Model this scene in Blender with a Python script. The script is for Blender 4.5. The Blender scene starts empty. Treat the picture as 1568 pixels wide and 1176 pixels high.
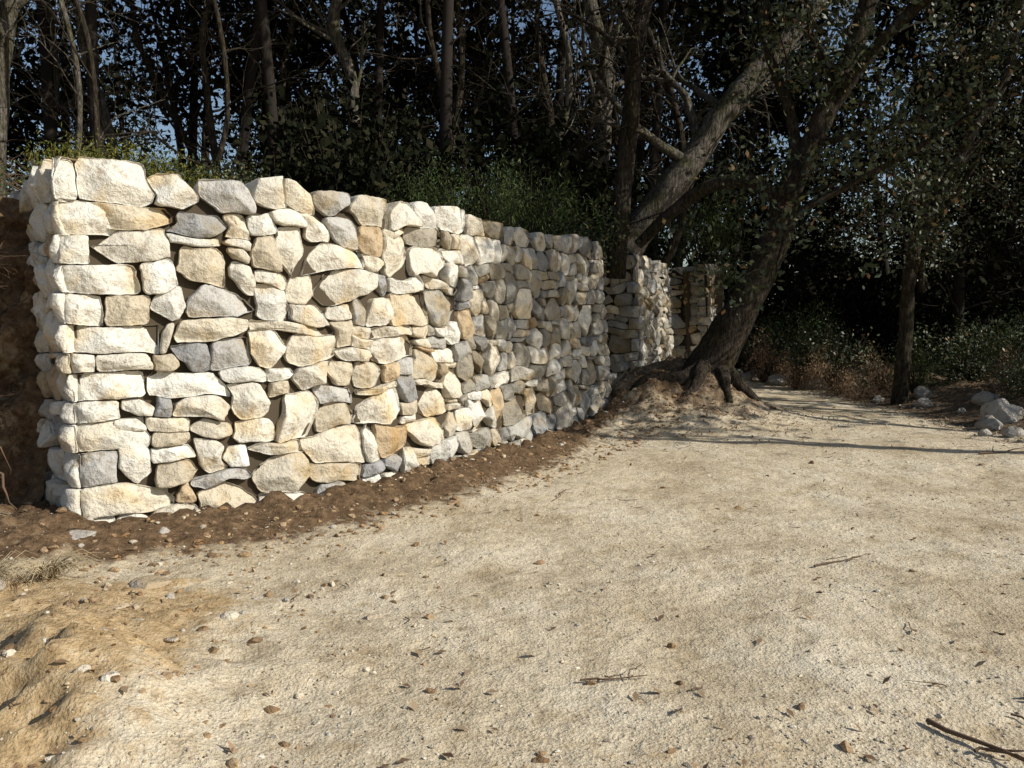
import bpy, math, random
import numpy as np
from mathutils import Vector, noise
rng=np.random.default_rng(11); random.seed(12)
scene=bpy.context.scene
COL=scene.collection
# ------------------------------------------------------------ helpers
def smooth(a,b,x):
    t=np.clip((np.asarray(x,float)-a)/(b-a),0,1); return t*t*(3-2*t)
def nz(x,y,z=0.0): return noise.noise(Vector((x,y,z)))
def nzv(X,Y,s,z=0.0):
    return np.array([noise.noise(Vector((a*s,b*s,z))) for a,b in zip(np.ravel(X),np.ravel(Y))]).reshape(np.shape(X))
def mk(name,V,F,mats,midx=None,smoothf=None,parent=None,cols=None,link=True):
    V=np.asarray(V,np.float32).reshape(-1,3); F=np.asarray(F,np.int32); k=F.shape[1]
    me=bpy.data.meshes.new(name)
    me.vertices.add(len(V)); me.vertices.foreach_set("co",V.ravel())
    me.loops.add(F.size); me.loops.foreach_set("vertex_index",F.ravel())
    me.polygons.add(len(F)); me.polygons.foreach_set("loop_start",np.arange(0,F.size,k,dtype=np.int32))
    for m in mats: me.materials.append(m)
    if midx is not None: me.polygons.foreach_set("material_index",np.asarray(midx,np.int32))
    me.update(calc_edges=True); me.validate()
    if smoothf is None: smoothf=np.ones(len(F),bool)
    elif isinstance(smoothf,bool): smoothf=np.full(len(F),smoothf)
    me.polygons.foreach_set("use_smooth",smoothf)
    if cols is not None:
        a=me.color_attributes.new("Col",'FLOAT_COLOR','POINT')
        c=np.ones((len(V),4),np.float32); c[:,:3]=cols; a.data.foreach_set("color",c.ravel())
    me.update()
    if not link: return me
    o=bpy.data.objects.new(name,me); COL.objects.link(o)
    if parent: o.parent=parent
    return o
def empty(name,loc=(0,0,0)):
    e=bpy.data.objects.new(name,None); COL.objects.link(e); e.location=loc; e.empty_display_size=.2; return e
# ------------------------------------------------------------ materials
def newmat(name,rough=.9):
    m=bpy.data.materials.new(name); m.use_nodes=True; nt=m.node_tree
    b=nt.nodes["Principled BSDF"]; b.inputs["Roughness"].default_value=rough
    b.inputs["Specular IOR Level"].default_value=.15
    return m,nt,b
def N(nt,t,**kw):
    n=nt.nodes.new(t)
    for k,v in kw.items():
        if k in n.inputs: n.inputs[k].default_value=v
        else: setattr(n,k,v)
    return n
def ramp(nt,fac,stops):
    r=nt.nodes.new("ShaderNodeValToRGB"); e=r.color_ramp.elements
    while len(e)<len(stops): e.new(.5)
    for i,(p,c) in enumerate(stops):
        e[i].position=p; e[i].color=(c[0],c[1],c[2],1)
    nt.links.new(fac,r.inputs[0]); return r.outputs[0]
def mixc(nt,f,a,b,mode='MIX'):
    m=nt.nodes.new("ShaderNodeMix"); m.data_type='RGBA'; m.blend_type=mode
    for s,v in ((0,f),(6,a),(7,b)):
        if hasattr(v,'links'): nt.links.new(v,m.inputs[s])
        elif s==0: m.inputs[0].default_value=v
        else: m.inputs[s].default_value=(v[0],v[1],v[2],1)
    return m.outputs[2]
def noiset(nt,co,scale,detail=5,rough=.6):
    n=N(nt,"ShaderNodeTexNoise"); n.inputs["Scale"].default_value=scale
    n.inputs["Detail"].default_value=detail; n.inputs["Roughness"].default_value=rough
    nt.links.new(co,n.inputs["Vector"]); return n.outputs[0]
def bump(nt,b,h,strength,dist,prev=None):
    n=N(nt,"ShaderNodeBump"); n.inputs["Strength"].default_value=strength; n.inputs["Distance"].default_value=dist
    nt.links.new(h,n.inputs["Height"])
    if prev is not None: nt.links.new(prev,n.inputs["Normal"])
    if b is not None: nt.links.new(n.outputs[0],b.inputs["Normal"])
    return n.outputs[0]

def stone_mat(name,attr=True):
    m,nt,b=newmat(name,.92)
    geo=N(nt,"ShaderNodeNewGeometry"); co=geo.outputs["Position"]
    n1=noiset(nt,co,9,6,.65); n2=noiset(nt,co,55,3,.7); n3=noiset(nt,co,3.2,2,.5)
    if attr:
        a=N(nt,"ShaderNodeVertexColor"); a.layer_name="Col"; base=a.outputs[0]
    else:
        base=ramp(nt,geo.outputs["Random Per Island"],[(0,(.72,.66,.54)),(.4,(.60,.53,.41)),(.8,(.44,.41,.36)),(1,(.50,.39,.26))])
    f1=ramp(nt,n1,[(.3,(.58,.51,.43)),(.45,(1,1,1)),(.75,(1.1,1.09,1.06))])
    c=mixc(nt,1,base,f1,'MULTIPLY')
    f2=ramp(nt,n2,[(.33,(.72,.70,.68)),(.5,(1,1,1)),(1,(1.08,1.08,1.08))])
    c=mixc(nt,.7,c,f2,'MULTIPLY')
    st=ramp(nt,n3,[(.52,(0,0,0)),(.70,(1,1,1))])
    c2=mixc(nt,1,c,(.95,.82,.62),'MULTIPLY')
    c=mixc(nt,st,c,c2)
    nt.links.new(c,b.inputs["Base Color"])
    p=bump(nt,None,n1,1.0,.055); bump(nt,b,n2,.4,.010,p)
    return m
M_stone=stone_mat("limestone"); M_peb=stone_mat("pebble_stone",False)
M_core,nt,b=newmat("wall_core_earth"); b.inputs["Base Color"].default_value=(.07,.054,.035,1)
# ground
M_ground,nt,b=newmat("ground_dirt",.95)
geo=N(nt,"ShaderNodeNewGeometry"); co=geo.outputs["Position"]
a=N(nt,"ShaderNodeVertexColor"); a.layer_name="Col"
sep=N(nt,"ShaderNodeSeparateColor"); nt.links.new(a.outputs[0],sep.inputs[0])
nA=noiset(nt,co,.9,4,.6); nB=noiset(nt,co,14,6,.7); nC=noiset(nt,co,90,3,.7); nD=noiset(nt,co,4,4,.7)
c0=ramp(nt,nA,[(.32,(.53,.435,.295)),(.48,(.68,.58,.415)),(.64,(.77,.685,.525))])
c1=ramp(nt,nB,[(.3,(.64,.60,.54)),(.47,(1,1,1)),(.75,(1.1,1.1,1.1))])
c=mixc(nt,1,c0,c1,'MULTIPLY')
c1b=ramp(nt,nD,[(.34,(.80,.76,.70)),(.5,(1,1,1)),(.7,(1.06,1.06,1.06))])
c=mixc(nt,1,c,c1b,'MULTIPLY')
vo=N(nt,"ShaderNodeTexVoronoi"); vo.inputs["Scale"].default_value=70; nt.links.new(co,vo.inputs["Vector"])
c2=ramp(nt,vo.outputs["Distance"],[(.0,(1.2,1.2,1.2)),(.25,(1.0,1,1)),(.6,(.8,.79,.77))])
c=mixc(nt,.7,c,c2,'MULTIPLY')
c3=ramp(nt,nC,[(.35,(.7,.68,.65)),(.5,(1,1,1)),(.7,(1.1,1.1,1.1))])
c=mixc(nt,.8,c,c3,'MULTIPLY')
def mask(out,lo=.35,hi=.65):
    s=N(nt,"ShaderNodeMath",operation='MULTIPLY_ADD'); nt.links.new(nD,s.inputs[0]); s.inputs[1].default_value=1.5; nt.links.new(out,s.inputs[2])
    ad=N(nt,"ShaderNodeMath",operation='SUBTRACT'); nt.links.new(s.outputs[0],ad.inputs[0]); ad.inputs[1].default_value=.75
    return ramp(nt,ad.outputs[0],[(lo,(0,0,0)),(hi,(1,1,1))])
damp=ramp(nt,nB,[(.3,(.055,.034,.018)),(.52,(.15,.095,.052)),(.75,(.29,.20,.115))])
litter=ramp(nt,nB,[(.3,(.06,.042,.027)),(.5,(.17,.12,.075)),(.7,(.34,.25,.16))])
clay=ramp(nt,nB,[(.3,(.25,.165,.08)),(.5,(.48,.345,.185)),(.75,(.66,.52,.33))])
c=mixc(nt,mask(sep.outputs[2]),c,clay)
c=mixc(nt,mask(sep.outputs[1]),c,litter)
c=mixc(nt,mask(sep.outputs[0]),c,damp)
nt.links.new(c,b.inputs["Base Color"])
p=bump(nt,None,nD,.6,.06); p=bump(nt,None,nB,.9,.03,p); p=bump(nt,None,vo.outputs["Distance"],.35,-.01,p); bump(nt,b,nC,.6,.008,p)
def bark_mat(name,cs,gray):
    m,nt,b=newmat(name,.95)
    tc=N(nt,"ShaderNodeTexCoord"); mp=N(nt,"ShaderNodeMapping"); mp.inputs["Scale"].default_value=(1,1,.25)
    nt.links.new(tc.outputs["Object"],mp.inputs[0])
    n1=noiset(nt,mp.outputs[0],28,4,.7); n2=noiset(nt,tc.outputs["Object"],2.5,2,.6)
    c=ramp(nt,n1,[(.35,cs[0]),(.55,cs[1]),(.75,cs[2])])
    f=ramp(nt,n2,[(.45,(0,0,0)),(.65,(1,1,1))])
    c2=mixc(nt,1,c,gray,'MULTIPLY'); c=mixc(nt,f,c,c2)
    nt.links.new(c,b.inputs["Base Color"]); bump(nt,b,n1,1.0,.06)
    return m
M_bark=bark_mat("bark_gray",[(.035,.03,.024),(.14,.122,.10),(.31,.285,.24)],(.7,.75,.5))
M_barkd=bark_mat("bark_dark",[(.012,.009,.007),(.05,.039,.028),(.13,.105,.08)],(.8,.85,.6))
M_barkf,nt,b=newmat("bark_forest"); b.inputs["Base Color"].default_value=(.025,.02,.016,1)  # forest shade is darkened into this bark colour
def leaf_mat(name,stops,rough=.45,spec=.15):
    m,nt,b=newmat(name,rough)
    geo=N(nt,"ShaderNodeNewGeometry")
    c=ramp(nt,geo.outputs["Random Per Island"],stops)
    nt.links.new(c,b.inputs["Base Color"])
    b.inputs["Specular IOR Level"].default_value=spec
    return m
M_leaf=leaf_mat("leaf_holm_oak",[(0,(.018,.026,.011)),(.5,(.04,.055,.021)),(.90,(.09,.105,.045)),(1,(.22,.11,.045))],.5,.35)
M_leafd=leaf_mat("leaf_forest",[(0,(.005,.007,.003)),(.6,(.012,.014,.007)),(1,(.03,.028,.014))],.8,.04)  # near-black, canopy shade is put into the leaf colour
M_shrub=leaf_mat("shrub_green",[(0,(.018,.030,.010)),(.5,(.042,.065,.02)),(1,(.095,.12,.034))],.6)
M_shruby=leaf_mat("shrub_yellow",[(0,(.05,.062,.012)),(.6,(.12,.13,.022)),(1,(.24,.21,.04))],.6)
M_dry=leaf_mat("dry_leaf",[(0,(.10,.06,.035)),(.5,(.24,.155,.09)),(1,(.40,.30,.19))],.8)
M_straw=leaf_mat("straw",[(0,(.30,.23,.13)),(1,(.55,.46,.30))],.8)
M_twig,nt,b=newmat("twig_bark"); b.inputs["Base Color"].default_value=(.13,.085,.055,1)

# ------------------------------------------------------------ wall path
PTS=[(-5.3,8.0),(-4.06,6.62),(-3.14,5.68),(-1.95,6.5),(-1.2,7.25),(-.5,8.35),(.1,9.5),(.8,10.9),(1.58,12.35),(1.45,14.6),(2.35,14.3),(3.65,17.6),(4.3,17.0),(5.25,19.4),(5.0,21.5)]
def resample(P,st):
    P=np.array(P,float); seg=np.hypot(*np.diff(P,axis=0).T); U=np.r_[0,np.cumsum(seg)]
    u=np.arange(0,U[-1],st); return np.c_[np.interp(u,U,P[:,0]),np.interp(u,U,P[:,1])],U
R,Ucorn=resample(PTS,.03)
k=4; Rp=np.pad(R,((k,k),(0,0)),'edge')
S=np.array([np.convolve(Rp[:,i],np.ones(2*k+1)/(2*k+1),'valid') for i in (0,1)]).T
segs=np.hypot(*np.diff(S,axis=0).T); UU=np.r_[0,np.cumsum(segs)]; LW=UU[-1]
T=np.gradient(S,axis=0); T/=np.linalg.norm(T,axis=1)[:,None]
Tp=np.pad(T,((3,3),(0,0)),'edge'); T=np.array([np.convolve(Tp[:,i],np.ones(7)/7,'valid') for i in (0,1)]).T
T/=np.linalg.norm(T,axis=1)[:,None]
def ucorner(p):
    return UU[np.argmin(np.hypot(S[:,0]-p[0],S[:,1]-p[1]))]
UC=[ucorner(p) for p in (PTS[2],PTS[8],PTS[10],PTS[12],PTS[13])]
def wpos(u,v,d):
    x=np.interp(u,UU,S[:,0]); y=np.interp(u,UU,S[:,1]); tx=np.interp(u,UU,T[:,0]); ty=np.interp(u,UU,T[:,1])
    o=d-.075*v
    return np.stack([x+ty*o-.08*v*np.exp(-((x+3.3)/.85)**2),y-tx*o,v-.12],-1)
def Htop(u):
    return 2.82+.10*math.exp(-((u-UC[0])/1.6)**2)+.035*math.sin(u*1.3)-.03*float(smooth(1.5,6,u))
CS=.056; NC=int(LW/CS)
CCOL=[int(round(u/CS)) for u in UC]
NR=53; cuts=[0]
while NR-cuts[-1]>9: cuts.append(cuts[-1]+random.choice((3,3,4,4,5)))
rem=NR-cuts[-1]
if rem>5: cuts.append(cuts[-1]+(rem-3))
cuts.append(NR)
occ=np.zeros((NR+12,NC+12),bool); rects=[]
def put(c,r,w,h,q=0):
    occ[r:r+h,c:c+w]=True; rects.append((c,r,w,h,q))
prev=set()
for ci in range(len(cuts)-1):
    r=cuts[ci]; h=cuts[ci+1]-r; top=ci==len(cuts)-2
    for kk,c in enumerate(CCOL):
        put(c,r,random.choice((8,9,10,11)) if (ci+kk)%2 else random.choice((4,5,6)),h,1)
        w=random.choice((4,5)) if (ci+kk)%2 else random.choice((6,7,8)); put(c-w,r,w,h,1)
    joints=set(); c=0
    while c<NC:
        if occ[r,c]: c+=1; continue
        e=c
        while e<NC and not occ[r,e] and e-c<26: e+=1
        run=e-c
        w=random.choice((3,4,4,5,5,6,6,7,8)) if not top else random.choice((5,6,8,10))
        if random.random()<.12 and not top: w=random.choice((9,10,11))
        if (c+w) in prev: w+=random.choice((-1,1))
        w=max(3,min(w,run))
        if run-w<3: w=run
        if w>12: w=w//2
        hh=h
        t=random.random()
        if not top and ci<len(cuts)-3 and t<.42 and w>=4:
            ex=random.choice((1,2,2,h)); ex=min(ex,cuts[ci+2]-cuts[ci+1])
            hh=h+ex
        if not top and t>.86 and h>=4:
            s_=random.choice((2,h-2)); put(c,r,w,s_); 
            if w>=7: a_=random.randint(3,w-3); put(c,r+s_,a_,h-s_); put(c+a_,r+s_,w-a_,h-s_)
            else: put(c,r+s_,w,h-s_)
        else:
            put(c,r,w,hh)
        joints.add(c+w); c+=w
    if not top:
        r2=cuts[ci+1]; h2=cuts[ci+2]-r2; c=0
        while c<NC:
            if occ[r2,c]:
                hcol=0
                while hcol<h2 and occ[r2+hcol,c]: hcol+=1
                if hcol<h2:
                    e=c
                    while e<NC and occ[r2+hcol-1,e] and not occ[r2+hcol,e]: e+=1
                    e=max(e,c+1); rr=r2+hcol; rh=h2-hcol
                    w=e-c
                    if w>=3: put(c,rr,w,rh)
                    c=e; continue
            c+=1
    prev=joints
print("stones",len(rects),len(cuts))
def warp(P):
    out=P.copy()
    for i,(u,v) in enumerate(P):
        dc=min(abs(u-q) for q in UC); f=1-math.exp(-(dc/.45)**2)
        du=nz(u*1.5,v*2.0,3)*.12+nz(u*4,v*6,8)*.060
        dv=nz(u*1.1,v*1.6,13)*.12+nz(u*3.2,v*3.5,18)*.065
        g=min(1,v/.15)*min(1,max(.35,(2.9-v)/.4))
        out[i,0]+=du*f; out[i,1]+=dv*(.2+.8*f)*g
    return out
NB=40
PAL=[((.70,.66,.565),6),((.66,.605,.49),4),((.58,.51,.385),2.6),((.55,.43,.28),.8),((.37,.37,.365),1.1),((.49,.475,.44),2.2),((.75,.73,.66),4)]
pc=np.array([p[0] for p in PAL]); pw=np.array([p[1] for p in PAL]); pw=pw/pw.sum()
V=[];F=[];C=[];vo_=0
for (c_,r_i,w_,h_,qn) in rects:
    if min(w_,h_)<1: continue
    u0,u1=c_*CS,(c_+w_)*CS; v0,v1=r_i*CS*.95,(r_i+h_)*CS*.95
    umid=(u0+u1)/2
    if r_i+h_>=NR: v1=Htop(umid)+random.uniform(-.05,.05)*(1-.5*float(smooth(4,8,umid)))
    if v1-v0<.03: continue
    W_=u1-u0; H_=v1-v0; ms=min(W_,H_); g=random.uniform(.001,.007)
    u0+=g;u1-=g;v0+=g;v1-=g
    cut=[ms*random.choice((.0,.03,.08,.16,.34,.5))*(.22 if qn else 1) for _ in range(4)]
    sk=[random.uniform(.4,1.6) for _ in range(4)]
    tr=[random.uniform(-.14,.14)*ms*(.2 if qn else 1) for _ in range(4)]
    P=np.array([(u0+cut[0]*sk[0]+max(tr[0],0),v0),(u1-cut[1]*sk[1]-max(tr[1],0),v0),(u1,v0+cut[1]),(u1-max(-tr[1],0),v1-cut[2]),(u1-cut[2]*sk[2]-max(-tr[1],0),v1),(u0+cut[3]*sk[3]+max(-tr[0],0),v1),(u0+max(-tr[0],0),v1-cut[3]),(u0,v0+cut[0])])
    q=.06; Q=np.roll(P,-1,0); P=np.stack([P*(1-q)+Q*q,P*q+Q*(1-q)],1).reshape(-1,2)
    Pc=np.vstack([P,P[:1]]); sg=np.hypot(*np.diff(Pc,axis=0).T); ul=np.r_[0,np.cumsum(sg)]
    tt=np.linspace(0,ul[-1],NB,endpoint=False)
    B=np.c_[np.interp(tt,ul,Pc[:,0]),np.interp(tt,ul,Pc[:,1])]
    B=warp(B); ctr=B.mean(0); B=B-ctr; cx,cy=ctr
    sd=random.random()*100; size=math.sqrt(W_*H_)
    B*=np.array([1+.06*nz(b_[0]*22,b_[1]*22,sd)+.03*nz(b_[0]*60,b_[1]*60,sd) for b_ in B])[:,None]
    hw=np.abs(B).max(0)
    ea=random.uniform(.003,.010)
    def inset(a):
        s_=np.maximum(1-a/hw,.3); return B*s_
    D0=random.uniform(-.028,.024)+(.010 if qn else 0)
    ridge=[(random.uniform(-1,1)*.5,random.uniform(-1,1)*.55,random.uniform(.03,.55)*size*.14) for _ in range(7)]
    tilt=(random.uniform(-.14,.14),random.uniform(-.16,.16))
    bulge=random.uniform(.0,.010)
    rings=[(inset(.02),-.30,0),(B,-.06,0),(inset(ea*.1),-.008,.5),(inset(ea*.7),.004,.9),(inset(ea*2.2),.009,1)]
    rows=[]
    for qi,(Q,d_,wt) in enumerate(rings): rows.append((Q,np.full(len(Q),d_),wt,1))
    Bi=rings[-1][0]
    for sc in (.83,.66,.48,.3,.14): rows.append((Bi*sc,np.full(NB,.009+bulge*(1-sc*sc)),1,sc))
    rows.append((np.zeros((1,2)),np.array([.009+bulge]),1,0))
    out=[]
    for qi,(Q,dd,wt,sc) in enumerate(rows):
        if qi==0: d_=dd
        else:
            pl=np.minimum(np.min(np.array([a0*Q[:,0]+b0*Q[:,1]+c0 for a0,b0,c0 in ridge]),axis=0),.020)
            nn=np.array([.013*nz(q_[0]*11,q_[1]*11,sd+5)+.014*abs(nz(q_[0]*22,q_[1]*22,sd+9)) for q_ in Q])
            d_=dd+D0+wt*(pl+nn+tilt[0]*Q[:,0]+tilt[1]*Q[:,1])
        out.append(np.c_[Q[:,0]+cx,Q[:,1]+cy,d_])
    W=np.vstack(out)
    V.append(wpos(W[:,0],np.maximum(W[:,1],0),W[:,2]))
    nr=len(rows)-1; f=[]
    for r_ in range(nr-1):
        a0=vo_+r_*NB
        for q in range(NB):
            q2=(q+1)%NB; f.append((a0+q,a0+q2,a0+NB+q2,a0+NB+q))
    a0=vo_+(nr-1)*NB; cc=vo_+nr*NB
    for q in range(0,NB,2): f.append((a0+q,a0+(q+1)%NB,a0+(q+2)%NB,cc))
    F+=f; vo_+=len(W)
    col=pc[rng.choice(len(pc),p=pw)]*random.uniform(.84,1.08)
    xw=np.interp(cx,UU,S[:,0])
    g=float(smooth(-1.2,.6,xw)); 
    if random.random()<g*.7: col=col*np.array([.68,.68,.68])*random.uniform(.7,1)  # far-half stones greyed, tree shade put into their colour
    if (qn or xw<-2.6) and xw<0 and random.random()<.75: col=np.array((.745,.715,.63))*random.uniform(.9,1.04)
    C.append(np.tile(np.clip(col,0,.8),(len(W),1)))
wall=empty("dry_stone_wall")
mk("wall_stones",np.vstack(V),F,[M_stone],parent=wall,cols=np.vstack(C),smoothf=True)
us=np.linspace(0,LW,400)
rows=[wpos(us,np.full(400,0.),-.095),wpos(us,np.full(400,2.62),-.095),wpos(us,np.full(400,2.64),-.55),wpos(us,np.full(400,0.),-.55)]
Vc=np.vstack(rows); Fc=[(r*400+i,r*400+i+1,(r+1)*400+i+1,(r+1)*400+i) for r in range(3) for i in range(399)]
mk("wall_core",Vc,Fc,[M_core],parent=wall)

# ------------------------------------------------------------ terrain
UP=[(-400,-60),(-60,0),(-12,4.6),(-6,5.9),(-4.8,6.45)]+PTS[1:]+[(6.2,25),(9,29),(30,36),(120,60),(400,120)]
UPp=np.array(UP+[(400,900),(-400,900)],float)
def inpoly(X,Y):
    ins=np.zeros(X.shape,bool); n=len(UPp)
    for i in range(n):
        x1,y1=UPp[i]; x2,y2=UPp[(i+1)%n]
        if y1==y2: continue
        c=((y1>Y)!=(y2>Y))&(X<(x2-x1)*(Y-y1)/(y2-y1)+x1); ins^=c
    return ins
def sdist(X,Y,P):
    D=np.full(X.shape,1e9)
    for (x1,y1),(x2,y2) in zip(P[:-1],P[1:]):
        dx,dy=x2-x1,y2-y1; t=np.clip(((X-x1)*dx+(Y-y1)*dy)/(dx*dx+dy*dy),0,1)
        D=np.minimum(D,np.hypot(X-x1-t*dx,Y-y1-t*dy))
    return D
def terrain(X,Y):
    X=np.asarray(X,float); Y=np.asarray(Y,float)
    sh=X.shape; X=np.atleast_1d(X); Y=np.atleast_1d(Y)
    ins=inpoly(X,Y); D=sdist(X,Y,UP); Dw=sdist(X,Y,PTS[1:])
    nw=smooth(.35,3.5,Dw-D)
    left=(X<-3.5)
    w0=np.where(left,0.0,.30+0*D)*(1-nw); w1=.62*(1-nw)+np.where(left,.55+.0*D,3.5)*nw
    up=np.where(ins,smooth(0,1,(D-w0)/(w1-w0)),0)
    hi=2.42+np.clip(D,0,80)*.045
    hi=np.where(X>5.5,hi*(1-.75*smooth(5.5,9,X)),hi)
    n1=nzv(X,Y,.35,1); n2=nzv(X,Y,1.7,2); n3=nzv(X,Y,6,3)
    z=n1*.06+n2*.025+n3*.007
    z=z+up*hi+up*(n1*.25+n2*.06)
    z=z+np.where(~ins,.08*smooth(.9,.1,Dw)*(1+n3),0)
    md=np.exp(-(np.abs((X-2.65)/1.15)**2.6+np.abs((Y-12.85)/1.35)**2.6))
    z=z+np.where(~ins,.72*md*(1+.35*n2+.2*n3),0)
    rb=smooth(6.2,8.2,X+.5*n1)*smooth(6,11,Y)
    z=z+rb*(.32+.15*n2)*(1-up)
    lf=np.exp(-(((X+2.05)/.7)**2+((Y-3.1)/.8)**2))
    z=z+lf*(.20+.22*n2+.12*n3)
    lf2=smooth(-2.4,-3.8,X)*smooth(6.5,4.5,Y)
    z=z+lf2*(.15+.08*n3)*(1-up)
    return z.reshape(sh)
def axis(a,b,st,lo,hi,g=1.18):
    c=list(np.arange(a,b,st)); s=st; x=c[-1]
    while x<hi: s*=g; x+=s; c.append(x)
    s=st; x=a; pre=[]
    while x>lo: s*=g; x-=s; pre.append(x)
    return np.array(pre[::-1]+c)
ax=axis(-5.2,8.5,.06,-420,420); ay=np.concatenate([axis(1.6,5.5,.035,-60,5.0),axis(5.53,22,.08,5.5,600)[1:]])
ay=np.unique(np.round(ay,4))
GX,GY=np.meshgrid(ax,ay)
GZ=terrain(GX,GY)
ins=inpoly(GX,GY); Dw=sdist(GX,GY,PTS[1:9]); D=sdist(GX,GY,UP)
cl=np.maximum(smooth(1.2,.2,Dw),np.exp(-(((GX+2.3)/1.2)**2+((GY-3.5)/1.3)**2)))*(~ins)
cl=np.maximum(cl,np.exp(-(((GX-2.6)/1.2)**2+((GY-12.4)/1.3)**2))*(~ins))
cl=np.maximum(cl,.22*(GY<9)*(~ins))
ii=np.where(cl>.05); GZ[ii]+=cl[ii]*np.array([max(0,nz(a*9,b*9,4))**.7+.6*max(0,nz(a*21,b*21,5)) for a,b in zip(GX[ii],GY[ii])])*.065
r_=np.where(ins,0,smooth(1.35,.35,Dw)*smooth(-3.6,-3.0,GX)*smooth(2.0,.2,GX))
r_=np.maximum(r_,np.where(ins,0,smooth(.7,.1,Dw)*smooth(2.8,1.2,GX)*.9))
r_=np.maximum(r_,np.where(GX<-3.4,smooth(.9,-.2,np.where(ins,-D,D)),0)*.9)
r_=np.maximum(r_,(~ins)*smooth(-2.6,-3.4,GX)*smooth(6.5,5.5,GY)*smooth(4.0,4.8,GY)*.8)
r_=np.maximum(r_,(~ins)*.62*np.exp(-(((GX-2.2)/.8)**2+((GY-12.2)/1.0)**2)))
g_=np.maximum(ins&(D>1.2),smooth(6.0,6.9,GX)*smooth(7,11,GY))
g_=np.maximum(g_,1.0*np.exp(-(((GX-2.8)/1.45)**2+((GY-12.5)/1.3)**2))); g_=np.maximum(g_,smooth(21,25,GY))
b_=np.maximum(smooth(-.9,-2.0,GX)*smooth(5.2,4.0,GY), .40*smooth(3.8,2.4,GY))
Cg=np.stack([r_,g_,b_],-1).reshape(-1,3)
nx,ny=len(ax),len(ay)
idx=np.arange(nx*ny).reshape(ny,nx)
Fg=np.stack([idx[:-1,:-1],idx[:-1,1:],idx[1:,1:],idx[1:,:-1]],-1).reshape(-1,4)
mk("ground",np.stack([GX,GY,GZ],-1),Fg,[M_ground],cols=Cg)
bu=np.linspace(0,1,170); bv=np.linspace(0,1,90); BU,BV=np.meshgrid(bu,bv)
bx=-3.70-5.2*BU; by=6.42+.0*BU-.9*BU**1.3+.45*BV
dn=np.array([abs(nz(a*1.2,b*2.6,31))*.5+nz(a*4,b*9,32)*.26+nz(a*11,b*26,33)*.14+nz(a*24,b*55,34)*.06 for a,b in zip(bx.ravel(),BV.ravel())]).reshape(bx.shape)
by=by-dn*(.3+.7*smooth(0,.08,BU))-.35*(1-BV)**3; bz=-.1+2.62*BV+.12*nzv(bx,BV*0,2,9)*BV
bi=np.arange(bx.size).reshape(bx.shape); Fb=np.stack([bi[:-1,1:],bi[:-1,:-1],bi[1:,:-1],bi[1:,1:]],-1).reshape(-1,4)
cb=np.tile([.95,0,.6],(bx.size,1)); cb[:,0]=(.7+.5*nzv(bx,BV,1.5,3)).ravel()
mk("earth_bank",np.stack([bx,by,bz],-1),Fb,[M_ground],cols=cb)

# ------------------------------------------------------------ rocks / pebbles
def ico(sub):
    import bmesh
    bm=bmesh.new(); bmesh.ops.create_icosphere(bm,subdivisions=sub,radius=1)
    v=np.array([x.co[:] for x in bm.verts]); f=np.array([[y.index for y in x.verts] for x in bm.faces]); bm.free(); return v,f
I1,F1=ico(1); I2,F2=ico(2); I3,F3=ico(4)
def scatter(name,X,Y,sz,base,faces,mat,flat=.6,sink=.25,amp=.25,smoothf=False):
    Z=terrain(X,Y); n=len(X); nv=len(base)
    out=np.zeros((n,nv,3))
    for i in range(n):
        sc=sz[i]*np.array([random.uniform(.6,1.4),random.uniform(.6,1.3),random.uniform(.6,1)*flat*1.3])
        q=base*(1+amp*rng.standard_normal((nv,1))*.6)
        for _ in range(3):
            n_=rng.standard_normal(3); n_/=np.linalg.norm(n_); t=q@n_-random.uniform(.3,.7); q=q-np.maximum(t,0)[:,None]*n_
        b0=q*sc
        a=random.uniform(0,6.28); c,s=math.cos(a),math.sin(a)
        out[i,:,0]=b0[:,0]*c-b0[:,1]*s+X[i]; out[i,:,1]=b0[:,0]*s+b0[:,1]*c+Y[i]; out[i,:,2]=b0[:,2]+Z[i]+sz[i]*flat*(1-2*sink)*.6+.002
    Fa=(faces[None]+(np.arange(n)*nv)[:,None,None]).reshape(-1,3)
    return mk(name,out,Fa,[mat],smoothf=smoothf)
def frontpts(n,ylo,yhi,pw=1.6,xr=.75):
    y=ylo+(yhi-ylo)*rng.random(n)**pw; x=(rng.random(n)*2-1)*xr*y
    k=~inpoly(x,y)&(sdist(x,y,PTS)>.06); return x[k],y[k]
x,y=frontpts(28000,1.9,12,1.4)
k=np.array([nz(a*.9,b*.9,7)+.6*nz(a*3,b*3,17)+random.uniform(-.45,.4)>.02 for a,b in zip(x,y)]); x,y=x[k],y[k]
scatter("gravel",x,y,rng.uniform(.0028,.007,len(x))*(1+2.0*rng.random(len(x))**9),I1,F1,M_peb)
u=rng.uniform(ucorner(PTS[2]),ucorner(PTS[8]),320); off=.05+.85*rng.random(320)**1.5
p=wpos(u,np.zeros(320),off); 
x2,y2=rng.normal(-2.2,.8,420),rng.normal(3.6,1.0,420); x3,y3=rng.normal(6.6,.5,260),rng.uniform(9.5,19,260)
X=np.r_[p[:,0],x2,x3]; Y=np.r_[p[:,1],y2,y3]; k=~inpoly(X,Y)&(Y>1.8)
scatter("rubble_stones",X[k],Y[k],(.007+.034*rng.random(k.sum())**6),I2,F2,M_peb,amp=.06)
M_clod=M_peb.copy(); M_clod.name="soil_clod"
for nd in M_clod.node_tree.nodes:
    if nd.type=='VALTORGB' and nd.inputs[0].links and nd.inputs[0].links[0].from_node.type=='NEW_GEOMETRY':
        for e,c in zip(nd.color_ramp.elements,((.34,.235,.13),(.26,.17,.095),(.46,.335,.20),(.20,.13,.07))): e.color=(*c,1)
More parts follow.
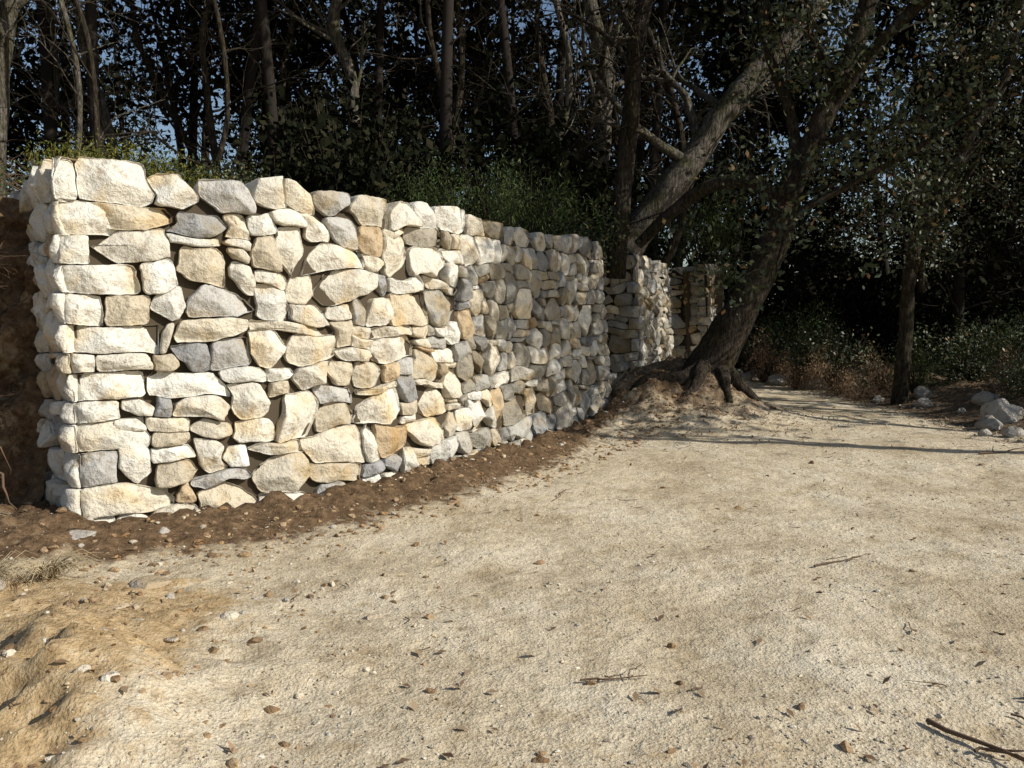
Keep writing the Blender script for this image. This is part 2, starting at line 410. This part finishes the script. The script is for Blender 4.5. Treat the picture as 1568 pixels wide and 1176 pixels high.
u=rng.uniform(ucorner(PTS[2]),ucorner(PTS[8]),2600); off=.05+1.15*rng.random(2600); p=wpos(u,np.zeros(2600),off)
x2,y2=rng.normal(-2.3,.9,1300),rng.normal(3.7,1.1,1300); x3,y3=frontpts(300,2,10); x4,y4=rng.normal(2.4,.6,500),rng.normal(12.1,.7,500)
X=np.r_[p[:,0],x2,x3,x4]; Y=np.r_[p[:,1],y2,y3,y4]; k=~inpoly(X,Y)&(Y>1.8)
scatter("soil_clods",X[k],Y[k],(.006+.030*rng.random(k.sum())**5),I2,F2,M_clod,amp=.10)
def boulder(x,y,s,flat=.7,name="boulder",mat=M_peb):
    v=I3.copy(); sd=random.random()*50
    d=np.array([.35*nz(*(q*1.1+sd))+.15*nz(*(q*3+sd))+.05*nz(*(q*8+sd)) for q in v])
    pls=[(Vector((random.gauss(0,1),random.gauss(0,1),random.gauss(0,1))).normalized(),random.uniform(.6,.82)) for _ in range(9)]
    v=v*(1+d[:,None])
    for n_,c_ in pls:
        n_=np.array(n_); t=v@n_-c_; v=v-np.maximum(t,0)[:,None]*n_*.9
    a=random.uniform(0,6.28)
    sc=s*np.array([random.uniform(.9,1.3),random.uniform(.7,1),flat])
    v=v*sc; v=np.c_[v[:,0]*math.cos(a)-v[:,1]*math.sin(a),v[:,0]*math.sin(a)+v[:,1]*math.cos(a),v[:,2]]
    z=float(terrain(np.array([x]),np.array([y]))[0])
    return mk(name,v+[x,y,z+s*flat*.3],F3,[mat])
for (x,y,s) in ((6.65,11.1,.2),(7.05,11.5,.3),(6.2,10.4,.11),(6.45,10.2,.13),(6.4,16.8,.22),(6.1,18.2,.3),(6.9,13.4,.16),(7.3,14.2,.2),(5.9,19.5,.26),(5.6,20.2,.3),(-2.1,4.5,.13),(-2.95,5.35,.10),(-2.5,5.6,.08),(-3.0,4.35,.17),(-3.35,4.6,.2),(7.5,12.6,.2),(7.0,12.4,.1),(6.7,14.6,.13),(5.5,19.0,.2),(6.3,17.4,.14)):
    boulder(x,y,s,.35 if x<0 else .7)

# ------------------------------------------------------------ tubes, leaves, trees
def tube(pts,rad,k):
    P=np.array(pts,float); n=len(P); t=np.gradient(P,axis=0); t/=np.linalg.norm(t,axis=1)[:,None]+1e-9
    ref=np.array([0,0,1.]) if abs(t[0][2])<.8 else np.array([1.,0,0])
    a=np.cross(t,ref); a/=np.linalg.norm(a,axis=1)[:,None]+1e-9; b=np.cross(t,a)
    th=np.linspace(0,2*np.pi,k,endpoint=False)
    R_=np.array(rad,float)[:,None,None]
    V=P[:,None,:]+R_*(np.cos(th)[None,:,None]*a[:,None,:]+np.sin(th)[None,:,None]*b[:,None,:])
    i=np.arange(n-1)[:,None]*k; j=np.arange(k)[None,:]; j2=(j+1)%k
    F=np.stack([i+j,i+j2,i+k+j2,i+k+j],-1).reshape(-1,4)
    return V.reshape(-1,3),F
def spline(P,rad,m=5):
    P=np.array(P,float); n=len(P); t=np.linspace(0,n-1,(n-1)*m+1); Q=np.zeros((len(t),3))
    for i,tt in enumerate(t):
        a=min(int(tt),n-2); f=tt-a; p0=P[max(a-1,0)];p1=P[a];p2=P[a+1];p3=P[min(a+2,n-1)]
        Q[i]=.5*((2*p1)+(-p0+p2)*f+(2*p0-5*p1+4*p2-p3)*f*f+(-p0+3*p1-3*p2+p3)*f**3)
    return Q,np.interp(t,range(n),rad)
def gnarly(P,rad,k=14,amp=.2):
    Q,rr=spline(P,rad); V,F=tube(Q,rr,k)
    dsp=np.array([nz(v[0]*3,v[1]*3,v[2]*1.3)*amp+nz(v[0]*9,v[1]*9,v[2]*3)*amp*.5 for v in V])
    ce=np.repeat(Q,k,axis=0); return ce+(V-ce)*(1+dsp[:,None]),F,Q,rr
class Acc:
    def __init__(s): s.V=[];s.F=[];s.M=[];s.n=0
    def add(s,V,F,m): s.V.append(V); s.F.append(F+s.n); s.M.append(np.full(len(F),m)); s.n+=len(V)
    def mesh(s,name,mats,**kw):
        M=np.concatenate(s.M); return mk(name,np.vstack(s.V),np.vstack(s.F),mats,midx=M,smoothf=(M==0),**kw)
def leaves(acc,Cn,l,w,m=1,up=0.0,lv=.4):
    n=len(Cn)
    if n==0: return
    a=rng.standard_normal((n,3)); a[:,2]+=up; a/=np.linalg.norm(a,axis=1)[:,None]
    r=rng.standard_normal((n,3)); b=np.cross(a,r); b/=np.linalg.norm(b,axis=1)[:,None]
    s=rng.uniform(1-lv,1+lv,(n,1)); a=a*s*l/2; b=b*s*w/2
    V=np.stack([Cn-a,Cn+b,Cn+a,Cn-b],1).reshape(-1,3); F=np.arange(4*n).reshape(n,4)
    acc.add(V,F,m)
def rvec(): return np.array([random.gauss(0,1) for _ in range(3)])
def grow(acc,p,d,L,r,lev,maxlev,tips,trop=.08,crook=.25,nch=(5,5,4),k=(7,5,3,3),spread=.8,gnarl=1):
    n=max(4,int(5-lev*.5)); pts=[np.array(p,float)]; d=np.array(d,float); d/=np.linalg.norm(d)
    dirs=[d]
    for i in range(n):
        d=d+rvec()*crook*.5+np.array([0,0,trop]); d/=np.linalg.norm(d); pts.append(pts[-1]+d*L/n); dirs.append(d)
    rad=[r*(1-.75*i/n) for i in range(n+1)]
    V,F=tube(pts,rad,k[min(lev,3)]); acc.add(V,F,0)
    if lev>=maxlev: tips.append(pts[-1]); tips.append(pts[-2]); return
    c=nch[min(lev,len(nch)-1)]
    for j in range(c):
        t=random.uniform(.25,1); q=t*n; i=min(int(q),n-1); f=q-i
        pp=pts[i]*(1-f)+pts[i+1]*f
        dd=dirs[i]+rvec()*spread; dd/=np.linalg.norm(dd)
        grow(acc,pp,dd,L*random.uniform(.4,.65),max(r*(1-.75*t)*.62,.004),lev+1,maxlev,tips,trop,crook*1.15,nch,k,spread)
    tips.append(pts[-1])
def trunk_tree(name,pts,rad,mats,limbs=8,limbL=2.0,tmin=.35,maxlev=2,leafn=0,leafsz=(.06,.03),leafsp=.25,nch=(0,5,4),seed=1,extra=None,spread=.8,ltrop=.05):
    random.seed(seed)
    acc=Acc(); Vt,Ft,Q,rr=gnarly(pts,rad,18); acc.add(Vt,Ft,0)
    tips=[]
    for j in range(limbs):
        tt=random.uniform(tmin,.98); i=int(tt*(len(Q)-1)); d=Q[min(i+1,len(Q)-1)]-Q[i-1]; d/=np.linalg.norm(d)
        dd=d*.5+rvec()*.8*np.array([1,1,.6])+np.array([0,0,.1]); 
        grow(acc,Q[i],dd,limbL*random.uniform(.6,1.3)*(1.2-.6*tt),rr[i]*.42,1,maxlev+1,tips,ltrop,.45,nch,(7,6,4,3),spread)
    if extra: extra(acc,tips)
    if leafn and tips:
        Tp=np.array(tips); Cn=np.repeat(Tp,leafn,axis=0)+rng.standard_normal((len(Tp)*leafn,3))*leafsp
        leaves(acc,Cn,*leafsz)
    return acc.mesh(name,mats)
def oak_extra(acc,tips):
    for pts,r0,r1 in (([(4.2,12.5,3.25),(3.7,12.6,3.62),(3.1,12.9,3.6),(2.55,13.2,3.2),(2.1,13.5,2.75)],.12,.09),
                   ([(4.05,12.5,2.75),(4.3,12.3,3.1),(4.9,12.1,3.45),(5.7,11.8,3.9),(6.6,11.3,4.5)],.07,.03),
                   ([(4.8,12.5,4.6),(5.4,12.0,5.6),(6.1,10.9,6.2),(6.7,9.6,6.4),(7.0,8.2,6.5)],.10,.04),
                   ([(4.4,12.5,3.8),(4.3,12.8,4.8),(4.0,13.0,5.8),(3.9,13.1,7.2)],.10,.05)):
        v,f,_,_=gnarly(pts,np.linspace(r0,r1,len(pts)),10,.15); acc.add(v,f,0); P=np.array(pts)
        if r1<.08:
            for i in range(1,len(P)):
                for _ in range(3):
                    grow(acc,P[i],(P[i]-P[i-1])+rvec()*.6,random.uniform(.9,1.7),r1*.5,2,3,tips,.08,.5,(0,0,5),(7,6,4,3),.9)
    # root flare half buried in the mound, heights follow the soil
    for pts,r0,r1 in (([(3.0,12.45),(2.7,12.2),(2.4,12.1),(2.05,12.05),(1.8,12.1)],.17,.06),
                      ([(3.0,12.4),(2.85,12.1),(2.7,11.9),(2.55,11.75)],.15,.04),
                      ([(3.15,12.4),(3.2,12.1),(3.2,11.9),(3.2,11.7)],.14,.04),
                      ([(3.25,12.45),(3.5,12.25),(3.75,12.1)],.15,.05)):
        P=[]
        for i,(x,y) in enumerate(pts):
            z=float(terrain(np.array([x]),np.array([y]))[0]); P.append((x,y,z+(.16,.05,.02,-.01,-.05)[i]))
        v,f,_,_=gnarly(P,np.linspace(r0,r1,len(P)),12,.3); acc.add(v,f,0)
    for c_,s_,n_ in (((6.1,7.3,6.2),.7,60),((6.9,7.9,6.2),.85,150),((7.7,8.6,6.0),.85,150),((8.5,9.2,6.0),.8,120),((7.4,7.6,7.3),.9,130),((8.4,8.5,7.2),.9,110),((9.2,9.6,7.0),.9,90),((6.2,11.5,7.8),1.3,70),((7.0,9.8,7.3),.9,60)):
        for _ in range(n_):
            q=np.array(c_)+rvec()*s_*.55; tips.append(q)
            if random.random()<.4: grow(acc,q,rvec(),.5,.009,3,3,[],.0,.5)
trunk_tree("leaning_oak_tree",[(2.9,12.5,.2),(3.02,12.5,.6),(3.26,12.5,1.09),(3.62,12.5,1.8),(4.02,12.5,2.62),(4.23,12.5,3.43),(4.58,12.5,4.19),(4.99,12.5,5.16),(5.24,12.5,5.87),(5.6,12.4,7.4),(6.2,12.2,9)],
   [.46,.36,.285,.255,.24,.2,.175,.155,.14,.11,.05],[M_barkd,M_leaf],limbs=11,limbL=2.2,tmin=.58,leafn=13,leafsz=(.095,.05),leafsp=.2,seed=5,extra=oak_extra,ltrop=.12)
M2=[M_bark,M_leafd]
trunk_tree("bent_tree",[(1.9,15,2.3),(2.2,15,2.9),(2.75,15,3.7),(3.37,15,4.5),(3.85,15,5.25),(4.46,15,6.0),(5.5,15,7.2),(6.3,15,9)],[.34,.3,.27,.25,.22,.2,.16,.08],M2,limbs=9,limbL=2.4,leafn=2,leafsz=(.09,.05),seed=8)
trunk_tree("slim_tree",[(1.75,13.6,2.2),(1.78,13.5,3.0),(1.93,13.5,4.67),(1.99,13.5,5.77),(2.2,13.5,7.1),(2.2,13.6,9.5)],[.17,.16,.14,.13,.12,.05],[M_barkd,M_leafd],limbs=8,limbL=1.8,leafn=2,leafsz=(.09,.05),seed=9)
trunk_tree("slim_tree",[(1.6,16,2.3),(1.7,16,3.5),(1.77,16,5.24),(1.83,16,6.15),(1.57,16,7.3),(1.3,16,8.4),(1.2,16,10)],[.2,.17,.16,.16,.14,.12,.05],M2,limbs=8,limbL=2,leafn=0,seed=10)
trunk_tree("slim_tree",[(-3.2,17,2.5),(-3.26,17,4.8),(-3.3,17,6.4),(-3.65,17,7.5),(-3.4,17,8.8),(-3.3,17,11)],[.15,.13,.12,.12,.1,.04],M2,limbs=9,limbL=2,tmin=.25,leafn=0,seed=11)
trunk_tree("slim_tree",[(-9.0,14,2.3),(-8.8,14,4.4),(-8.64,14,5.9),(-8.35,14,7.3),(-8,14,10)],[.17,.15,.14,.13,.05],M2,limbs=9,limbL=2,tmin=.2,leafn=0,seed=12)
more=[(-8.6,17,.09),(-6.9,18,.08),(-5.6,15.5,.08),(-4.9,19,.1),(-2.1,15,.06),(-1.3,18,.1),(-.3,15.5,.07),(.6,18,.11),(.9,14.6,.06),(-7.6,13.5,.05),(-6.3,12,.04),(3.2,20,.12),(-10.5,18,.12),(-2.6,21,.14),(-4.2,13,.045),(4.6,22,.12),(2.9,17.5,.09),(1.2,20.5,.13)]
for i,(x,y,r) in enumerate(more):
    random.seed(100+i); z0=float(terrain(np.array([x]),np.array([y]))[0])-.2
    H=random.uniform(6,9); lx=random.uniform(-.24,.24); ly=random.uniform(-.05,.05); bx=random.uniform(-.7,.7)
    pts=[(x+lx*H*t+bx*math.sin(t*5+i)+random.uniform(-.13,.13),y+ly*H*t,z0+H*t) for t in (0,.17,.34,.5,.67,.84,1)]
    trunk_tree("slim_tree",pts,[r*1.2,r,r*.9,r*.8,r*.7,r*.5,r*.2],M2 if i%3==0 else [M_barkd,M_leafd],limbs=12,limbL=2.0,tmin=.12,leafn=0,nch=(0,5,4),seed=200+i)
def holm_extra(acc,tips):
    for c_,s_,n_ in (((6.0,12.9,4.3),.75,70),((5.4,12.9,4.9),.6,50),((6.5,13,3.4),.75,80),((5.7,12.7,3.0),.5,45),((6.7,13,2.7),.45,40),((7.6,13.2,4.4),.8,60),((5.0,13.2,3.9),.5,30),((6.6,12.8,5.6),.9,60),((7.9,13,6.0),1.0,60),((5.1,12.9,2.9),.35,12)):
        e=np.array(c_); b0=np.array([7.0+.25*max(0,e[2]-2.5),13.9,max(2.0,e[2]-.9)])
        m_=(b0+e)/2+rvec()*.2+[0,0,.25]; v,f=tube([b0,m_,e],[.045,.03,.012],6); acc.add(v,f,0)
        for _ in range(n_):
            q=e+rvec()*s_*.55; tips.append(q)
            if random.random()<.6: grow(acc,q,(e-q)+rvec()*.2,.4,.007,3,3,[],.0,.5)
trunk_tree("holm_oak_tree",[(6.8,14,.0),(6.85,14,1.2),(6.9,14,2.5),(7.15,14,3.2),(7.47,14,3.87),(7.9,14,4.8),(8.4,14,5.7),(8.7,14,8)],[.15,.12,.11,.11,.10,.09,.08,.04],[M_barkd,M_leaf],limbs=8,limbL=2.0,tmin=.45,leafn=11,leafsz=(.06,.032),leafsp=.13,seed=31,extra=holm_extra)
# --- forest prototypes
protos=[]
for s in range(8):
    random.seed(300+s); acc=Acc(); tips=[]; tall=s>=6; H=13 if tall else random.uniform(8,11)
    pts=[(.5*math.sin(t*3+s)*t,.4*math.sin(t*2.3+s*2)*t,H*t) for t in np.linspace(0,1,8)]
    v,f=tube(pts,np.linspace(.15,.04,8)*(1.0 if not tall else .9),8); acc.add(v,f,0)
    for j in range(18 if not tall else 16):
        t=random.uniform(.12,1) if not tall else random.uniform(.5,1); p_=np.array([.5*math.sin(t*3+s)*t,.4*math.sin(t*2.3+s*2)*t,H*t])
        a=random.uniform(0,6.28); d=(math.cos(a),math.sin(a),random.uniform(0,.7))
        grow(acc,p_,d,random.uniform(1.2,2.9)*(1.15-.5*t) if not tall else random.uniform(1.6,2.8),.045,1,3,tips if t>.25 else [],.03,.45,(0,4,3),(5,3,3,3),.8)
    Tp=np.array(tips); nl=(13,12,10,5,2,1,9,9)[s]
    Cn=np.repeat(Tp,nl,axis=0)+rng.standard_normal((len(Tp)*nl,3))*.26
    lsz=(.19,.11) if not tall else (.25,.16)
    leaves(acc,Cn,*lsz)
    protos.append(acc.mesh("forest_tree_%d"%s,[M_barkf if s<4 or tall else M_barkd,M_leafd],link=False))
forest=empty("forest")
random.seed(77); cnt=0; placed=[]
def place(x,y,k=None):
    global cnt
    z=float(terrain(np.array([x]),np.array([y]))[0])-.15
    o=bpy.data.objects.new("tree_%d"%cnt,protos[random.randrange(6) if k is None else k]); COL.objects.link(o); o.parent=forest
    s=random.uniform(.8,1.3) if k is None else random.uniform(.95,1.1); o.location=(x,y,z); o.rotation_euler=(random.uniform(-.14,.14),random.uniform(-.14,.14),random.uniform(0,6.28)); o.scale=(s,s,s*random.uniform(.9,1.15)); cnt+=1
def tryp(x,y,md,k=None):
    if all(math.hypot(x-a,y-b)>md for a,b in placed): placed.append((x,y)); place(x,y,k); return True
for (x,y) in ((-11,13.5),(-7.4,14.8),(-4.3,15.2),(-1.2,14.2),(.2,16.6),(3.0,18.8),(-3.0,18.2),(-6,17.5),(-9.6,17),(1.0,19.5),(3.8,21.5),(6.0,23.5),(9.5,19.5),(12,20.5),(15,18)):
    tryp(x,y,.8,random.choice((6,7)))
for (x,y,kk) in ((12.0,8.6,5),(13.5,10.3,4),(11.8,6.9,5)): tryp(x,y,.8,kk)
for _ in range(500):
    x=random.uniform(-28,32); y=random.uniform(17,38)
    if y<20 and x>-12 and x<7: continue
    if x>4 and x<9.5 and y<24: continue
    if abs(x)>y*.70+3: continue
    if x>8 and y<22: continue
    tryp(x,y,3.2)
for (x,y) in ((-12,9.5),(-10.5,12),(-6,21),(-1,22),(3,23),(-8,20),(6,27),(8,26),(9.8,17.6),(10.5,21),(16,19),(13.5,23),(11.5,18.6),(13.5,17.8)): tryp(x,y,1.2)
print("forest",cnt)
# --- shrubs
def shrub_mesh(name,n,mat,R,Hh,l,w,seed,blades=True):
    random.seed(seed); acc=Acc(); 
    for _ in range(26):
        a=random.uniform(0,6.28); q=random.uniform(.1,.8)
        pts=[(0,0,0),(math.cos(a)*q*R*.5,math.sin(a)*q*R*.5,Hh*.4),(math.cos(a)*q*R,math.sin(a)*q*R,Hh*random.uniform(.7,1))]
        v,f=tube(pts,[.015,.01,.004],3); acc.add(v,f,0)
    cl=rng.standard_normal((22,3))*[R*.42,R*.42,Hh*.24]+[0,0,Hh*.5]
    Cn=cl[rng.integers(0,22,n)]+rng.standard_normal((n,3))*[R*.17,R*.17,Hh*.13]; Cn[:,2]=np.abs(Cn[:,2])
    leaves(acc,Cn,l,w,1,up=.8 if blades else 0)
    return acc.mesh(name,[M_barkd,mat],link=False)
def twigbush(name,seed):
    random.seed(seed); acc=Acc()
    for _ in range(14): grow(acc,(0,0,0),rvec()+[0,0,1.2],random.uniform(.6,1.1),.010,1,3,[],.0,.5,(0,4,4),(5,4,3,3),.7)
    return acc.mesh(name,[M_twig],link=False)
SH=[shrub_mesh("shrub_a",4500,M_shrub,.8,1.3,.07,.012,1),shrub_mesh("shrub_b",3000,M_leafd,1.0,1.5,.10,.06,2,False),shrub_mesh("shrub_c",3200,M_shruby,.6,.7,.05,.012,3),shrub_mesh("shrub_d",3000,M_dry,.7,.8,.08,.010,4),shrub_mesh("shrub_e",4000,M_leaf,.9,1.2,.055,.033,5,False),twigbush("shrub_f",6)]
def shrub(x,y,k,s,name="shrub",parent=None,dz=0):
    z=float(terrain(np.array([x]),np.array([y]))[0])-.05+dz
    o=bpy.data.objects.new(name,SH[k]); COL.objects.link(o); o.location=(x,y,z); o.rotation_euler=(0,0,random.uniform(0,6.28)); o.scale=(s,s,s*random.uniform(.85,1.2))
    if parent: o.parent=parent
    return o
for x,y,k,s in ((.25,12.6,0,1.15),(-.3,12.2,0,.9),(-4.0,8.3,2,.95),(-3.5,8.4,2,.85),(-4.6,8.4,2,.85),(-3.1,8.8,4,.7),(-7.6,10.8,0,.9),(-2.4,12.5,1,1.1),(-1.1,12.0,0,.8),(.9,13.8,4,1.0),(1.1,14.5,0,1.0),(-3.7,13,1,1.2),
    (6.35,15.6,3,.9),(6.7,16.8,4,1.1),(5.9,18.8,3,1.1),(6.3,20,4,1.3),(8.2,13.2,3,.8),(7.9,12.2,4,.7),(8.7,14,0,.9),(8.9,15.5,4,1.2),(7.0,18.5,0,1.2),(6.5,14.9,3,.6),(7.5,14.9,0,.7),(8.3,11.4,3,.8),(9.2,13,4,1.2),(8.6,11.2,0,.7),(7.3,15.8,3,.8),(6.0,16.9,3,.7),(5.7,20.6,4,1.3),
    (-4.35,6.9,5,.8),(-4.8,6.6,5,.9),(-5.3,6.7,5,1.0),(-4.2,7.4,5,.8),(-5.2,6.9,3,.8)):
    shrub(x,y,k,s)
for (x,y,z,s) in ((-4.15,6.0,1.9,.55),(-4.4,5.85,1.3,.5),(-4.2,5.95,.85,.5),(-4.5,5.8,2.2,.6)):
    o=bpy.data.objects.new("hanging_brush",SH[5]); COL.objects.link(o); o.location=(x,y,z); o.rotation_euler=(1.9,.3,random.uniform(-.5,.5)); o.scale=(s,s,s)
under=empty("undergrowth"); random.seed(55)
for _ in range(130):
    x=random.uniform(-16,22); y=random.uniform(13.5,32)
    if not inpoly(np.array([x]),np.array([y]))[0] and not (x>8.5): continue
    if abs(x)>y*.72: continue
    shrub(x,y,random.choice((1,1,1,4,0)),random.uniform(.9,1.7)*(1.4 if x>5 else 1),"bush_part",under)

# ------------------------------------------------------------ litter, twigs, roots, dry grass
acc=Acc()
n=9000; x=rng.uniform(6.0,12,n); y=rng.uniform(9,26,n); x2=rng.normal(2.7,1.1,2200); y2=rng.normal(12,.9,2200); x3,y3=frontpts(350,2.2,14)
X=np.r_[x,x2,x3]; Y=np.r_[y,y2,y3]; k=~inpoly(X,Y); X,Y=X[k],Y[k]
Z=terrain(X,Y)+.014
n=len(X); a=rng.uniform(0,6.28,n); L=rng.uniform(.015,.035,n); ti=rng.normal(0,.012,n)
ca,sa=np.cos(a)*L,np.sin(a)*L; cb,sb=-np.sin(a)*L*.45,np.cos(a)*L*.45
Vl=np.stack([np.c_[X-ca,Y-sa,Z+ti],np.c_[X+cb,Y+sb,Z+.006],np.c_[X+ca,Y+sa,Z-ti],np.c_[X-cb,Y-sb,Z+.004]],1)
acc.add(Vl.reshape(-1,3),np.arange(4*n).reshape(n,4),0)
acc.mesh("leaf_litter",[M_dry])
acc=Acc(); random.seed(9)
xs_,ys_=frontpts(60,2.2,13,1.3)
for x,y in zip(xs_,ys_):
    a=random.uniform(0,6.28); L=random.uniform(.04,.18); pts=[]
    for t in np.linspace(0,1,5):
        px=x+math.cos(a)*L*t+random.gauss(0,.008); py=y+math.sin(a)*L*t+random.gauss(0,.008); pts.append((px,py,float(terrain(np.array([px]),np.array([py]))[0])+.012+random.uniform(0,.008)))
    v,f=tube(pts,np.linspace(.0045,.002,5)*random.uniform(.6,1.3),4); acc.add(v,f,0)
for x,y,a,L,r in ((1.62,3.0,-.9,.45,.011),(1.9,4.9,.5,.4,.006),(.35,6.6,1.3,.5,.004),(.3,3.35,.2,.3,.005),(5.3,9.0,.2,.7,.012),(2.15,3.2,.2,.3,.010)):
    for b in range(3):
        aa=a+(0 if b==0 else random.uniform(-.9,.9)); LL=L*(1 if b==0 else .35); x0=x+(0 if b==0 else math.cos(a)*L*random.uniform(.2,.8)); y0=y+(0 if b==0 else math.sin(a)*L*.5)
        pts=[(x0+math.cos(aa)*LL*t+random.gauss(0,.012),y0+math.sin(aa)*LL*t+random.gauss(0,.012),float(terrain(np.array([x0]),np.array([y0]))[0])+.02+.03*t*(b>0)) for t in np.linspace(0,1,6)]
        v,f=tube(pts,np.linspace(r,r*.4,6)*(1 if b==0 else .6),6); acc.add(v,f,0)
acc.mesh("fallen_twigs",[M_twig])
acc=Acc(); random.seed(21)
for _ in range(150):
    x=random.uniform(-5.0,-3.85); y=5.95+random.uniform(-.3,.2)+( -3.9-x)*-.15; z=random.uniform(.4,2.5)
    p=np.array([x,y,z]); pts=[p]; d=np.array([random.gauss(0,.6),-.5,-.4])
    for i in range(6): d=d+rvec()*.5+[0,0,-.12]; d/=np.linalg.norm(d); p=p+d*random.uniform(.05,.14); pts.append(p)
    v,f=tube(pts,np.linspace(.009,.002,7)*random.uniform(.5,1.5),5); acc.add(v,f,0)
acc.mesh("hanging_roots",[M_twig])
acc=Acc()
for cx,cy,nn in ((-2.72,4.6,110),(-2.95,4.4,90),(-2.6,3.3,40)):
    cz=float(terrain(np.array([cx]),np.array([cy]))[0])
    for _ in range(nn):
        a=random.gauss(-.5,1.0); L=random.uniform(.1,.3); x=cx+random.gauss(0,.04); y=cy+random.gauss(0,.04)
        pts=[(x+math.cos(a)*L*t,y+math.sin(a)*L*t,cz+.02+L*.5*math.sin(t*2.6)*random.uniform(.6,1)) for t in (0,.33,.66,1)]
        v,f=tube(pts,[.003,.0025,.002,.001],3); acc.add(v,f,0)
acc.mesh("dry_grass_tuft",[M_straw])

# ------------------------------------------------------------ camera, light
cam=bpy.data.cameras.new("camera"); co_=bpy.data.objects.new("camera",cam); COL.objects.link(co_)
co_.location=(0,0,1.6); co_.rotation_euler=(math.radians(85),0,0); cam.lens=28.2; cam.sensor_width=36; cam.clip_end=2000; scene.camera=co_
el=math.radians(33); az=math.radians(110)
s=Vector((math.sin(az)*math.cos(el),math.cos(az)*math.cos(el),math.sin(el)))
sl=bpy.data.lights.new("sun",'SUN'); sl.energy=5; sl.angle=math.radians(.5); sl.color=(1,.95,.86)
so=bpy.data.objects.new("sun",sl); COL.objects.link(so); so.rotation_euler=s.to_track_quat('Z','Y').to_euler(); so.location=(20,-4,15)
w=bpy.data.worlds.new("World"); scene.world=w; w.use_nodes=True; nt=w.node_tree
sky=nt.nodes.new("ShaderNodeTexSky"); sky.sky_type='NISHITA'; sky.sun_disc=False; sky.sun_elevation=el; sky.sun_rotation=az
bg=nt.nodes["Background"]; bg.inputs[1].default_value=.10; nt.links.new(sky.outputs[0],bg.inputs[0])
scene.view_settings.view_transform='Standard'; scene.view_settings.look='None'; scene.view_settings.exposure=0
